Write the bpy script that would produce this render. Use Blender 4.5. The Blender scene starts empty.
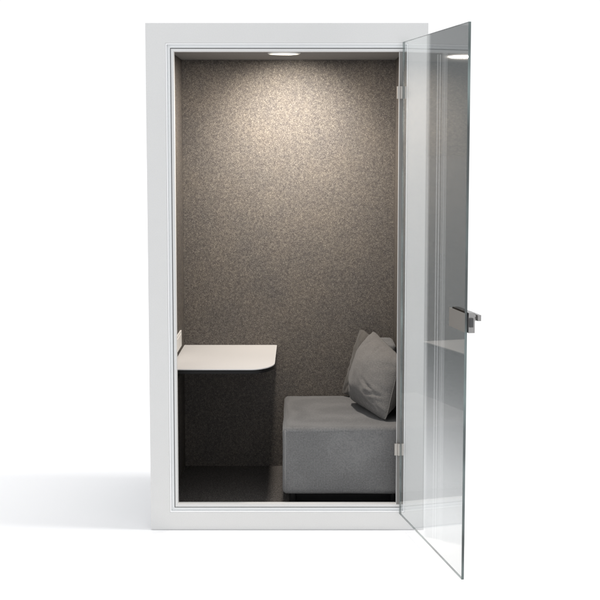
import bpy, bmesh, math, random
from mathutils import Vector, Matrix, noise
S = bpy.context.scene
C = S.collection
R = math.radians

# ---------------- camera, world, lamps, exposure ----------------
cd = bpy.data.cameras.new('camera'); cam = bpy.data.objects.new('camera', cd); C.objects.link(cam)
cam.location = (0, -5.96, 1.665); cam.rotation_euler = (R(90 - 6.18), 0, 0)
cd.sensor_width = 36; cd.lens = 1385 / 600 * 36; cd.clip_start = .05; cd.clip_end = 2000
S.camera = cam
S.render.resolution_x = S.render.resolution_y = 1024
S.view_settings.view_transform = 'Standard'; S.view_settings.look = 'None'
S.view_settings.exposure = 0; S.view_settings.gamma = 1
W = bpy.data.worlds.new('World'); S.world = W; W.use_nodes = True
bg = W.node_tree.nodes['Background']; bg.inputs[0].default_value = (.985, .99, 1, 1); bg.inputs[1].default_value = 1.03

def lamp(name, loc, aim, shape, sx, sy, power, col, parent=None):
    d = bpy.data.lights.new(name, 'AREA'); d.shape = shape; d.size = sx
    if sy: d.size_y = sy
    d.energy = power; d.color = col
    o = bpy.data.objects.new(name, d); C.objects.link(o); o.location = loc
    o.rotation_euler = (Vector(aim) - Vector(loc)).to_track_quat('-Z', 'Y').to_euler()
    if parent: o.parent = parent
    return o
EL = R(66); AZ = R(-5); DD = 600
lamp('softbox_lamp', (DD*math.cos(EL)*math.cos(AZ), .4 + DD*math.cos(EL)*math.sin(AZ), DD*math.sin(EL)), (0, .4, 0),
     'RECTANGLE', 60, 440, 1.25e6, (1, .985, .96))

# ---------------- materials ----------------
def mat(name, col=(.5, .5, .5), rough=.5, metal=0, spec=.5):
    m = bpy.data.materials.new(name); m.use_nodes = True
    b = m.node_tree.nodes['Principled BSDF']
    b.inputs['Base Color'].default_value = (*col, 1); b.inputs['Roughness'].default_value = rough
    b.inputs['Metallic'].default_value = metal; b.inputs['Specular IOR Level'].default_value = spec
    return m
def nd(m, t, **kw):
    n = m.node_tree.nodes.new(t)
    for k, v in kw.items(): setattr(n, k, v)
    return n
def lk(m, a, b): m.node_tree.links.new(a, b)
def noise_tex(m, scale, detail=3, rough=.6, stretch=None):
    tc = nd(m, 'ShaderNodeTexCoord'); n = nd(m, 'ShaderNodeTexNoise')
    n.inputs['Scale'].default_value = scale; n.inputs['Detail'].default_value = detail; n.inputs['Roughness'].default_value = rough
    if stretch:
        mp = nd(m, 'ShaderNodeMapping'); mp.inputs['Scale'].default_value = stretch
        lk(m, tc.outputs['Object'], mp.inputs[0]); lk(m, mp.outputs[0], n.inputs['Vector'])
    else: lk(m, tc.outputs['Object'], n.inputs['Vector'])
    return n
def ramp(m, src, stops):
    r = nd(m, 'ShaderNodeValToRGB'); e = r.color_ramp.elements
    while len(e) < len(stops): e.new(.5)
    for x, (p, c) in zip(e, stops): x.position = p; x.color = (*c, 1)
    lk(m, src, r.inputs[0]); return r
def mixc(m, fac, a, b, mode='MIX'):
    x = nd(m, 'ShaderNodeMix', data_type='RGBA', blend_type=mode)
    for v, i in ((fac, 0), (a, 6), (b, 7)):
        if hasattr(v, 'is_linked'): lk(m, v, x.inputs[i])
        else: x.inputs[i].default_value = v if i == 0 else (*v, 1)
    return x.outputs[2]
def bump(m, src, strength, dist, normal=None):
    b = nd(m, 'ShaderNodeBump'); b.inputs['Strength'].default_value = strength; b.inputs['Distance'].default_value = dist
    lk(m, src, b.inputs['Height'])
    if normal: lk(m, normal, b.inputs['Normal'])
    return b.outputs[0]
def pr(m): return m.node_tree.nodes['Principled BSDF']

# pressed felt: fibres in several tones
felt = mat('pressed_felt', rough=1, spec=.05)
n1 = noise_tex(felt, 262, 3, .6); n2 = noise_tex(felt, 95, 4, .7); n3 = noise_tex(felt, 5, 3)
n2.inputs['Scale'].default_value = 70
c1 = ramp(felt, n1.outputs[0], [(.33, (.066, .060, .056)), (.47, (.094, .087, .081)), (.56, (.123, .114, .105)), (.70, (.225, .209, .190))])
c2 = ramp(felt, n2.outputs[0], [(.38, (.78, .765, .785)), (.62, (1.18, 1.165, 1.12))])
c3 = ramp(felt, n3.outputs[0], [(.3, (.90, .91, .93)), (.7, (1.08, 1.06, 1.03))])
k = mixc(felt, 1.0, c1.outputs[0], c2.outputs[0], 'MULTIPLY'); k = mixc(felt, 1.0, k, c3.outputs[0], 'MULTIPLY')
lk(felt, k, pr(felt).inputs['Base Color'])
lk(felt, bump(felt, n1.outputs[0], .5, .0015), pr(felt).inputs['Normal'])

ceil_m = mat('grey_ceiling_panel', (.085, .082, .08), .9, spec=.1)
n = noise_tex(ceil_m, 180, 3); lk(ceil_m, ramp(ceil_m, n.outputs[0], [(.35, (.21, .205, .20)), (.65, (.28, .272, .265))]).outputs[0], pr(ceil_m).inputs['Base Color'])
carpet = mat('charcoal_carpet', (.05, .05, .05), 1, spec=.05)
n = noise_tex(carpet, 230, 3, .7)
lk(carpet, ramp(carpet, n.outputs[0], [(.35, (.05, .047, .045)), (.55, (.11, .103, .098)), (.7, (.30, .28, .26))]).outputs[0], pr(carpet).inputs['Base Color'])
lk(carpet, bump(carpet, n.outputs[0], .7, .003), pr(carpet).inputs['Normal'])

white = mat('white_powder_coat', (.60, .61, .61), .5, spec=.35)
n = noise_tex(white, 330, 2, .5); n4 = noise_tex(white, 3, 3)
k = mixc(white, 1.0, ramp(white, n.outputs[0], [(.3, (.625, .630, .630)), (.7, (.68, .685, .683))]).outputs[0],
         ramp(white, n4.outputs[0], [(.3, (.985, .985, .985)), (.7, (1.01, 1.01, 1.01))]).outputs[0], 'MULTIPLY')
lk(white, k, pr(white).inputs['Base Color'])
lk(white, bump(white, n.outputs[0], .12, .0005), pr(white).inputs['Normal'])
shell_m = mat('white_shell_panel', (.62, .63, .63), .55)
trim_w = mat('satin_white_trim', (.74, .76, .77), .35)
jamb_m = mat('grey_aluminium_jamb', (.20, .197, .19), .5, spec=.3)
trim_b = mat('bright_white_edge', (.84, .85, .86), .4)
seal = mat('grey_rubber_seal', (.17, .175, .175), .6)
lam = mat('cream_laminate', (.52, .49, .465), .42, spec=.4)
n = noise_tex(lam, 260, 2); lk(lam, ramp(lam, n.outputs[0], [(.3, (.57, .565, .56)), (.7, (.605, .60, .595))]).outputs[0], pr(lam).inputs['Base Color'])
dark = mat('black_edge_band', (.008, .008, .0085), .38, spec=.15)
plastic = mat('white_plastic', (.75, .74, .72), .4)
hole = mat('socket_dark', (.04, .04, .04), .5)
steel = mat('brushed_steel', (.30, .295, .29), .35, 1)
n = noise_tex(steel, 60, 3, .6, (1, 1, 30)); lk(steel, ramp(steel, n.outputs[0], [(.3, (.28, .28, .28)), (.7, (.42, .42, .42))]).outputs[0], pr(steel).inputs['Roughness'])
satin = mat('satin_lock_plate', (.195, .187, .175), .5, .2)
steel_d = mat('dark_gasket', (.05, .05, .052), .45)
chrome = mat('polished_hinge_metal', (.40, .38, .355), .35, .8)

def fabric(name, a, b):
    m = mat(name, a, .95, spec=.1)
    tc = nd(m, 'ShaderNodeTexCoord'); wv = []
    for d in ('X', 'Y', 'Z'):
        w = nd(m, 'ShaderNodeTexWave', bands_direction=d); w.inputs['Scale'].default_value = 95; w.inputs['Distortion'].default_value = 3.0
        w.inputs['Detail'].default_value = 2; w.inputs['Detail Scale'].default_value = 3
        lk(m, tc.outputs['Object'], w.inputs['Vector']); wv.append(w.outputs['Fac'])
    ad = nd(m, 'ShaderNodeMath', operation='ADD'); lk(m, wv[0], ad.inputs[0]); lk(m, wv[1], ad.inputs[1])
    ae = nd(m, 'ShaderNodeMath', operation='ADD'); lk(m, ad.outputs[0], ae.inputs[0]); lk(m, wv[2], ae.inputs[1])
    dv = nd(m, 'ShaderNodeMath', operation='MULTIPLY'); dv.inputs[1].default_value = .333; lk(m, ae.outputs[0], dv.inputs[0])
    n = noise_tex(m, 160, 3); nb = noise_tex(m, 7, 3)
    k = mixc(m, .5, ramp(m, n.outputs[0], [(.3, a), (.7, b)]).outputs[0], ramp(m, dv.outputs[0], [(.2, a), (.8, b)]).outputs[0])
    k = mixc(m, 1.0, k, ramp(m, nb.outputs[0], [(.3, (.94, .94, .94)), (.7, (1.05, 1.05, 1.05))]).outputs[0], 'MULTIPLY')
    lk(m, k, pr(m).inputs['Base Color'])
    sl = noise_tex(m, 60, 3, .6, (.35, .35, 6))
    k = mixc(m, 1.0, k, ramp(m, sl.outputs[0], [(.32, (.80, .80, .80)), (.68, (1.18, 1.18, 1.18))]).outputs[0], 'MULTIPLY')
    nn = bump(m, nb.outputs[0], .15, .005)
    lk(m, bump(m, dv.outputs[0], .35, .0012, nn), pr(m).inputs['Normal'])
    pr(m).inputs['Sheen Weight'].default_value = .15
    return m
sofa_m = fabric('grey_woven_upholstery', (.095, .096, .098), (.210, .211, .212))
pil_m = fabric('grey_pillow_cloth', (.098, .095, .092), (.195, .189, .182))
pil_m2 = fabric('taupe_pillow_cloth', (.066, .062, .057), (.115, .108, .10))
piping_m = mat('grey_piping', (.22, .22, .218), .9)

# clear safety glass; the outer half's dimmed view is painted into its tint
def glass(name):
    m = bpy.data.materials.new(name); m.use_nodes = True; nt = m.node_tree; nt.nodes.clear()
    out = nd(m, 'ShaderNodeOutputMaterial'); tr = nd(m, 'ShaderNodeBsdfTransparent'); gl = nd(m, 'ShaderNodeBsdfGlossy')
    gl.inputs['Roughness'].default_value = .03; gl.inputs['Color'].default_value = (.97, .98, .98, 1)
    fr = nd(m, 'ShaderNodeFresnel'); fr.inputs['IOR'].default_value = 1.4
    ge = nd(m, 'ShaderNodeNewGeometry')
    inv = nd(m, 'ShaderNodeMath', operation='SUBTRACT'); inv.inputs[0].default_value = 1; lk(m, ge.outputs['Backfacing'], inv.inputs[1])
    mu = nd(m, 'ShaderNodeMath', operation='MULTIPLY'); lk(m, fr.outputs[0], mu.inputs[0]); lk(m, inv.outputs[0], mu.inputs[1])
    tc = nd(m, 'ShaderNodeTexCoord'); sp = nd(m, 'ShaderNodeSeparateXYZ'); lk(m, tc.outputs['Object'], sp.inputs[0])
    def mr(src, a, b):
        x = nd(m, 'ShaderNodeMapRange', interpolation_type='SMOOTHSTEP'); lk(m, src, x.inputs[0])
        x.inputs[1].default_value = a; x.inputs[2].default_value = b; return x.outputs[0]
    u = mr(sp.outputs['X'], *DIM_U); v = mr(sp.outputs['Z'], *DIM_V)
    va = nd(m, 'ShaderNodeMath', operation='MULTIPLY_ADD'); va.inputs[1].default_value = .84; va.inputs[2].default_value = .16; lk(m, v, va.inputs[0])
    def math2(op, a, b):
        x = nd(m, 'ShaderNodeMath', operation=op)
        for q, i in ((a, 0), (b, 1)):
            if hasattr(q, 'is_linked'): lk(m, q, x.inputs[i])
            else: x.inputs[i].default_value = q
        return x.outputs[0]
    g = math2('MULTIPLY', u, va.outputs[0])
    # pale vertical reflection streaks, painted in as lighter strips of the tint
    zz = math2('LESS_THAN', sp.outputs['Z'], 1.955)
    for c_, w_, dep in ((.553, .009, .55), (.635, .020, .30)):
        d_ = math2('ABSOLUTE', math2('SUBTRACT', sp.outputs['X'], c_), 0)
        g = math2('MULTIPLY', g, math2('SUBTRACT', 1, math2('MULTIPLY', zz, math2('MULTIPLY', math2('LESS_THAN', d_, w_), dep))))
    col = mixc(m, g, (.975, .982, .982), DIM_C)
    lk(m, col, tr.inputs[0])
    mx = nd(m, 'ShaderNodeMixShader'); lk(m, mu.outputs[0], mx.inputs[0]); lk(m, tr.outputs[0], mx.inputs[1]); lk(m, gl.outputs[0], mx.inputs[2])
    lk(m, mx.outputs[0], out.inputs[0])
    return m
DIM_U = (.375, .424); DIM_V = (.12, .90); DIM_C = (.40, .41, .41)  # extent and tone of the dimming painted on the pane
glass_m = glass('safety_glass_painted_dim')
edge_m = mat('green_glass_edge', (.12, .20, .19), .15, spec=.8)
n = noise_tex(edge_m, 4, 2, .5); lk(edge_m, ramp(edge_m, n.outputs[0], [(.4, (.04, .05, .05)), (.66, (.17, .22, .217))]).outputs[0], pr(edge_m).inputs['Base Color'])

# ---------------- mesh helpers ----------------
def link(name, bm, m, parent=None, smooth=False, bev=0, seg=2):
    me = bpy.data.meshes.new(name)
    if bev:
        bmesh.ops.bevel(bm, geom=[e for e in bm.edges if len(e.link_faces) == 2 and e.calc_face_angle(0) > .5], offset=bev, segments=seg, profile=.5, affect='EDGES')
    bmesh.ops.recalc_face_normals(bm, faces=bm.faces)
    bm.to_mesh(me); bm.free()
    for x in (m if isinstance(m, (list, tuple)) else [m]): me.materials.append(x)
    if smooth:
        for p in me.polygons: p.use_smooth = True
    o = bpy.data.objects.new(name, me); C.objects.link(o)
    if parent:
        o.parent = parent
        o.matrix_parent_inverse = PI[parent.name] if parent.name in PI else Matrix()
    return o
PI = {}
def box(bm, a, b):
    v = [bm.verts.new((x, y, z)) for x in (a[0], b[0]) for y in (a[1], b[1]) for z in (a[2], b[2])]
    for f in ((0,1,3,2), (4,6,7,5), (0,4,5,1), (2,3,7,6), (0,2,6,4), (1,5,7,3)): bm.faces.new([v[i] for i in f])
def boxm(*ab):
    bm = bmesh.new()
    for a, b in ab: box(bm, a, b)
    return bm
def cyl(bm, p, axis, r, h, seg=48, r2=None):
    q = Vector(axis).to_track_quat('Z', 'Y').to_matrix().to_4x4()
    bmesh.ops.create_cone(bm, cap_ends=True, segments=seg, radius1=r, radius2=r if r2 is None else r2, depth=h, matrix=Matrix.Translation(p) @ q)
def ring(x0, x1, z0, z1, y0, y1, w, wb=None):
    """rectangular picture-frame solid with clean mitred corners"""
    wb = w if wb is None else wb
    bm = bmesh.new()
    def loop(a, b, c, d, y): return [bm.verts.new(p) for p in ((a, y, c), (b, y, c), (b, y, d), (a, y, d))]
    of, ob = loop(x0, x1, z0, z1, y0), loop(x0, x1, z0, z1, y1)
    nf, nb = loop(x0+w, x1-w, z0+wb, z1-w, y0), loop(x0+w, x1-w, z0+wb, z1-w, y1)
    for i in range(4):
        j = (i+1) % 4
        for a, b in ((of, nf), (nf, nb), (nb, ob), (ob, of)): bm.faces.new((a[i], a[j], b[j], b[i]))
    return bm
def empty(name, loc, label, cat, group=None):
    o = bpy.data.objects.new(name, None); C.objects.link(o); o.location = loc; o.empty_display_size = .1
    o['label'] = label; o['category'] = cat
    if group: o['group'] = group
    PI[name] = Matrix.Translation(loc).inverted()
    return o

# ---------------- setting ----------------
gm = mat('white_studio_floor', (.875, .877, .886), .8, spec=.1)
bm = bmesh.new(); bmesh.ops.create_grid(bm, x_segments=1, y_segments=1, size=400)
g = link('ground', bm, gm); g['kind'] = 'structure'

# ---------------- booth ----------------
CX = -.056; HW = .60; H = 2.2; DEP = 1.0; FW = .084
XL, XR = CX - HW, CX + HW
IL, IR = CX - .525, CX + .525; IY = .93; ZF = .073; ZC = 2.105
booth = empty('office_booth', (CX, 0, 0), 'tall white framed single person booth lined with brown grey felt, its glass door open', 'booth')
link('front_frame', ring(XL, XR, .002, H, 0, .045, FW, FW-.007), white, booth, bev=.0015)
# bright thin trim line round the opening of the frame
a = FW
link('frame_trim', ring(XL+a+.0005, XR-a-.0005, -.005+a+.0005, H-a-.0005, .0015, .044, .0055), trim_b, booth, bev=.0008)
link('door_rebate', ring(XL+a+.0065, XR-a-.0065, -.005+a+.0065, H-a-.0065, .012, .0435, .0125), trim_w, booth)
link('door_seal', ring(XL+a+.0195, XR-a-.0195, -.005+a+.0195, H-a-.0195, .0165, .043, .003), seal, booth)
link('door_stop', ring(XL+a+.023, XR-a-.023, -.005+a+.023, H-a-.023, .009, .05, .0115), white, booth, bev=.002)
# grey hinge-side jamb and the slim bright edge beside the opening
jx = CX + HW - FW - .0345
link('hinge_jamb', boxm(((jx-.0015, .0055, FW+.0305), (jx+.0335, .0520, H-FW-.036))), jamb_m, booth, bev=.001)
link('jamb_edge', boxm(((jx-.0028, .0060, FW+.0305), (jx-.0018, .0200, H-FW-.036))), trim_w, booth)
for sx, x0, x1, f0, f1 in ((-1, XL, IL-.012, IL-.012, IL), (1, IR+.012, XR, IR, IR+.012)):
    w = link('side_wall', boxm(((x0, .0455, .012), (x1, DEP-.03, H-.095+.012))), shell_m, booth, bev=.002)
    PI[w.name] = Matrix()
    link('felt_lining', boxm(((f0+.0004, .051, ZF), (f1-.0004, IY, ZC))), felt, w)
w = link('back_wall', boxm(((XL, DEP-.0295, .012), (XR, DEP, H))), shell_m, booth, bev=.002); PI[w.name] = Matrix()
link('felt_lining', boxm(((IL, IY+.0005, ZF), (IR, DEP-.031, ZC))), felt, w)
link('roof', boxm(((XL, .0455, ZC+.0125), (XR, DEP-.030, H))), shell_m, booth, bev=.002)
link('ceiling', boxm(((IL+.0005, .051, ZC+.0005), (IR-.0005, IY-.0005, ZC+.012))), ceil_m, booth)
link('booth_floor', boxm(((IL+.0005, .0505, .012), (IR-.0005, IY-.0005, ZF))), carpet, booth)

# ---------------- door ----------------
HX, HY = .440, -.012
FX, FY = .605, -.95
L = math.hypot(FX-HX, FY-HY); ang = math.atan2(FY - HY, FX - HX)
ZB, ZT = .076, 2.120
door = bpy.data.meshes.new('door')
bm = boxm(((0, -.005, 0), (L, .005, ZT-ZB)))
bmesh.ops.bevel(bm, geom=bm.edges[:], offset=.0008, segments=1, affect='EDGES')
bmesh.ops.recalc_face_normals(bm, faces=bm.faces)
for f in bm.faces:
    f.material_index = 0 if abs(f.normal.y) > .9 else 1
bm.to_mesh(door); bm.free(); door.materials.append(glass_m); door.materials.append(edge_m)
d = bpy.data.objects.new('door', door); C.objects.link(d)
d.location = (HX - CX, HY, ZB); d.rotation_euler = (0, 0, ang); d.parent = booth
d['label'] = 'frameless clear glass door standing open towards the camera'
PI[d.name] = Matrix()
# local frame of door: x from hinge to free edge, +y = outer side (to the right in the picture)
z0 = 1.002 - ZB; z1 = 1.076 - ZB; s = 1
link('lock_case', boxm(((L-.20, s*.0065, z0), (L+.012, s*.030, z1))), steel, d, bev=.0015)
link('lock_gasket', boxm(((L-.198, s*.0051, z0+.012), (L+.006, s*.0064, z1-.012))), steel_d, d)
link('latch', boxm(((L+.0122, s*.009, z0+.022), (L+.020, s*.022, z0+.055))), steel_d, d, bev=.001)
bm = bmesh.new(); cyl(bm, (L-.06, .043, z0+.047), (0, 1, 0), .011, .027, 24)
link('handle_neck', bm, steel, d, smooth=False)
link('handle', boxm(((L-.185, .054, z0+.038), (L-.030, .067, z0+.060))), steel, d, bev=.003)
link('inner_plate', boxm(((L-.198, -.0068, z0+.002), (L+.004, -.0052, z1-.002))), satin, d, bev=.0005)
for zc in (1.908, .363):
    # clamp hinge: leaf on the glass plus the pivot block against the rebate
    a_, b_ = zc-ZB-.026, zc-ZB+.026
    hb = boxm(((-.004, -.012, a_), (.002, -.0055, b_)), ((-.004, .0055, a_), (.002, .012, b_)),
              ((-.012, -.026, a_), (-.0042, .012, b_)))
    link('hinge', hb, chrome, d, bev=.001)

# ---------------- ceiling light ----------------
lens = mat('lit_lens', (1, 1, 1), .5)
pr(lens).inputs['Emission Color'].default_value = (1, .86, .62, 1); pr(lens).inputs['Emission Strength'].default_value = 1.5
LX, LY = -.073, .44
cl = empty('ceiling_light', (LX, LY, ZC), 'round recessed downlight glowing warm in the grey booth ceiling', 'ceiling light')
bm = bmesh.new(); cyl(bm, (LX, LY, ZC-.0035), (0, 0, 1), .066, .003, 64); link('lens', bm, lens, cl)
bm = bmesh.new()
for z, r0, r1 in ((0, .067, .075),):
    v = [[], [], [], []]
    for i in range(64):
        c, s_ = math.cos(i*math.tau/64), math.sin(i*math.tau/64)
        for q, (r, zz) in enumerate(((.067, ZC-.0005), (.067, ZC-.006), (.071, ZC-.006), (.076, ZC-.0005))):
            v[q].append(bm.verts.new((LX+r*c, LY+r*s_, zz)))
    for i in range(64):
        j = (i+1) % 64
        for q in range(4): bm.faces.new((v[q][i], v[q][j], v[(q+1) % 4][j], v[(q+1) % 4][i]))
link('trim_ring', bm, trim_w, cl)
bl = lamp('downlight_lamp', (0, 0, -.008), (0, 0, -1), 'DISK', .12, None, 24, (1, .91, .82)); bl.parent = cl; bl.rotation_euler = (0, 0, 0)
# extra tilted spot, added to brighten the pool on the back wall
sd = bpy.data.lights.new('added_wall_spot', 'SPOT'); sd.energy = 58; sd.color = (1, .93, .82); sd.spot_size = R(95); sd.spot_blend = 1; sd.shadow_soft_size = .03
so = bpy.data.objects.new('added_wall_spot', sd); C.objects.link(so); so.parent = cl; so.location = (.03, .02, -.02)
so.rotation_euler = Vector((0, .49, -.42)).to_track_quat('-Z', 'Y').to_euler()

# ---------------- desk ----------------
DX0, DX1, DY0, DY1, DZ = IL+.001, -.1155, .155, IY-.0005, .692
def desk_outline(inset=0, r=.11, n=18):
    pts = [(DX0, DY1), (DX0, DY0+inset), (DX1-inset-r, DY0+inset)]
    # elliptical front corner
    for i in range(1, n):
        t = -math.pi/2 + i/n*math.pi/2
        pts.append((DX1-inset-r + r*math.cos(t), DY0+inset+r*1.7 + r*1.7*math.sin(t)))
    pts += [(DX1-inset, DY0+inset+r*1.7), (DX1-inset, DY1)]
    return pts
def slab(pts, za, zb):
    bm = bmesh.new(); lo = [bm.verts.new((x, y, za)) for x, y in pts]; hi = [bm.verts.new((x, y, zb)) for x, y in pts]
    bm.faces.new(lo[::-1]); bm.faces.new(hi); k = len(pts)
    for i in range(k): bm.faces.new((lo[i], lo[(i+1) % k], hi[(i+1) % k], hi[i]))
    return bm
desk = empty('wall_desk', (DX0, .5, DZ), 'cream topped wall desk with rounded front corner and black underside, left of the sofa', 'desk')
link('tabletop', slab(desk_outline(), DZ-.004, DZ), lam, desk, bev=.001)
link('underside', slab(desk_outline(.002), DZ-.021, DZ-.0042), dark, desk, bev=.004, seg=3)
link('bracket', boxm(((DX0, .3, DZ-.10), (DX0+.004, .80, DZ-.0245)), ((DX0+.0042, .45, DZ-.030), (DX0+.30, .48, DZ-.0246)), ((DX0+.0042, .72, DZ-.030), (DX0+.30, .75, DZ-.0246))), dark, desk)

# ---------------- power outlet ----------------
po = empty('power_outlet', (IL, .62, .757), 'white rectangular power outlet plate on the left felt wall just above the desk', 'power outlet')
pl = link('cover_plate', boxm(((IL+.0003, .38, .722), (IL+.007, .70, .797))), plastic, po, bev=.0015)
link('inset', boxm(((IL+.0072, .42, .733), (IL+.009, .66, .786))), plastic, pl, bev=.001)

# ---------------- sofa ----------------
def soft_box(a, b, r, n=(14, 22, 12), seed=0, amp=.0018):
    """rounded, slightly bulging upholstered block"""
    bm = bmesh.new(); bmesh.ops.create_cube(bm, size=2)
    bmesh.ops.subdivide_edges(bm, edges=bm.edges[:], cuts=23, use_grid_fill=True)
    h = Vector([(b[i]-a[i])/2 for i in range(3)]); c = Vector([(b[i]+a[i])/2 for i in range(3)])
    for v in bm.verts:
        # denser sampling towards the rims
        q = Vector([math.copysign(1-(1-abs(t))**1.6, t) for t in v.co])
        p = Vector([q[i]*h[i] for i in range(3)])
        inn = Vector([max(-h[i]+r, min(h[i]-r, p[i])) for i in range(3)])
        dlt = p - inn
        if dlt.length > 1e-9: p = inn + dlt.normalized()*r
        bul = (1-q.x**2)*(1-q.y**2) if abs(q.z) > .999 else 0
        if q.z > .999: p.z += .006*bul
        nn = noise.noise((p + c)*5 + Vector((seed,)*3))*amp + noise.noise((p+c)*16 + Vector((seed,)*3))*amp*.35
        v.co = c + p + (dlt.normalized() if dlt.length > 1e-9 else Vector())*nn
    return bm
SX0, SX1 = -.078, IR-.004
sofa = empty('sofa', (.19, .5, ZF), 'small grey upholstered box sofa filling the right side of the booth', 'sofa')
seat = link('seat', soft_box((SX0, .105, .132), (SX1, IY-.006, .437), .022), sofa_m, sofa, smooth=True); PI[seat.name] = Matrix()
# piping along the front edges of the seat cover
def tube(pts, r, seg=8):
    bm = bmesh.new(); rings = []
    for i, p in enumerate(pts):
        p = Vector(p); t = (Vector(pts[min(i+1, len(pts)-1)]) - Vector(pts[max(i-1, 0)])).normalized()
        u = t.orthogonal().normalized() if i == 0 else (u_ - t*u_.dot(t)).normalized(); u_ = u; w_ = t.cross(u)
        rings.append([bm.verts.new(p + r*(math.cos(k_*math.tau/seg)*u + math.sin(k_*math.tau/seg)*w_)) for k_ in range(seg)])
    for a_, b_ in zip(rings, rings[1:]):
        for k_ in range(seg): bm.faces.new((a_[k_], a_[(k_+1) % seg], b_[(k_+1) % seg], b_[k_]))
    bm.faces.new(rings[0][::-1]); bm.faces.new(rings[-1]); return bm
link('piping', tube([(SX0+.012, .1085, .165), (SX0+.012, .1075, .25), (SX0+.012, .1085, .36), (SX0+.012, .109, .425)], .0022), piping_m, seat, smooth=True)
link('backrest', soft_box((.385, .66, .40), (SX1, IY-.008, .732), .02, seed=3), sofa_m, sofa, smooth=True)
link('plinth', boxm(((SX0+.03, .15, ZF+.001), (SX1-.02, IY-.03, .1325))), dark, sofa)
for x in (SX0+.045, SX1-.045):
    for y in (.135, .80):
        bm = bmesh.new(); cyl(bm, (x, y, .1035), (0, 0, 1), .016, .059, 24); link('leg', bm, dark, sofa)

# ---------------- pillows ----------------
def pillow(name, BL, BR, TR, TL, th, label, m, seed, creases=()):
    BL, BR, TR, TL = map(Vector, (BL, BR, TR, TL))
    nrm = (BR-BL).cross(TL-BL).normalized(); N = 56
    cen = (BL+BR+TR+TL)/4
    bm = bmesh.new(); grid = {}
    def P(u, v, side):
        # seams pull in between the corners
        uu = u*(1.0-.03*(1-v*v)-.06*v**6); vv = v*(1.0-.03*(1-u*u)-.06*u**6)
        a_, b_ = (uu+1)/2, (vv+1)/2
        p = BL*(1-a_)*(1-b_) + BR*a_*(1-b_) + TR*a_*b_ + TL*(1-a_)*b_
        t = (max(0, 1-abs(u)**2.3)**.62) * (max(0, 1-abs(v)**2.3)**.62)
        hgt = th*t
        q = Vector((u*1.6, v*1.6, side*3+seed))
        rim = 1 - min(1, t*1.1)
        hgt += t**.5*(noise.noise(q)*.012 + noise.noise(q*2.3)*.006)
        # radial pull wrinkles at the rim
        th_ = math.atan2(v, u)
        hgt += .004*math.sin(th_*17 + noise.noise(q*2)*5)*rim*min(1, t*4)
        for (x0, y0, x1, y1, dep, wd) in creases:
            dx, dy = x1-x0, y1-y0; l2 = dx*dx+dy*dy
            s_ = max(0, min(1, ((u-x0)*dx+(v-y0)*dy)/l2)); dd = math.hypot(u-x0-s_*dx, v-y0-s_*dy)
            if side > 0: hgt -= dep*math.exp(-(dd/wd)**2)*math.sin(math.pi*(.12+.86*s_)) - .45*dep*math.exp(-((dd-wd*1.8)/wd)**2)*math.sin(math.pi*(.12+.86*s_))
        return p + nrm*side*max(hgt, 0 if t == 0 else .001)
    for side in (1, -1):
        for i in range(N+1):
            for j in range(N+1):
                u, v = math.sin((2*i/N-1)*math.pi/2), math.sin((2*j/N-1)*math.pi/2)
                if side == -1 and (i in (0, N) or j in (0, N)): grid[-1, i, j] = grid[1, i, j]
                else: grid[side, i, j] = bm.verts.new(P(u, v, side) - BL_off)
    for side in (1, -1):
        for i in range(N):
            for j in range(N):
                f = [grid[side, i, j], grid[side, i+1, j], grid[side, i+1, j+1], grid[side, i, j+1]]
                bm.faces.new(f if side > 0 else f[::-1])
    o = link(name, bm, m, smooth=True); o.location = BL_off
    o['label'] = label; o['category'] = 'pillow'; o['group'] = 'pillows on the sofa'
    # seam piping round the rim
    loop = [grid_pt for grid_pt in ()]
    rim = [(i, 0) for i in range(N)] + [(N, j) for j in range(N)] + [(i, N) for i in range(N, 0, -1)] + [(0, j) for j in range(N, -1, -1)]
    pts = []
    for i, j in rim:
        u, v = math.sin((2*i/N-1)*math.pi/2), math.sin((2*j/N-1)*math.pi/2); pts.append(P(u, v, 1) - BL_off)
    link('seam', tube(pts, .0022, 6), m, o, smooth=True)
    return o
BL_off = Vector((.32, .44, .44))
# side +1 must face the camera-left side (-x,-y)
pillow('pillow', (.235, .68, .465), (.390, .215, .442), (.462, .31, .715), (.352, .69, .803), .108,
       'plump grey pillow with creases, the nearer one, leaning in the sofa corner', pil_m, 1.3,
       ((.3, -.1, .9, -.35, .010, .05), (.5, -.45, .98, -.28, .010, .05), (.35, -.65, .8, -.8, .008, .05), (.1, .95, .35, .6, .012, .05), (-.35, .95, -.5, .5, .006, .09)))
BL_off = Vector((.33, .75, .44))
pillow('pillow', (.205, .895, .447), (.41, .66, .45), (.40, .76, .725), (.300, .90, .785), .045,
       'thinner taupe pillow, the farther one, half hidden against the back felt wall', pil_m2, 5.1)
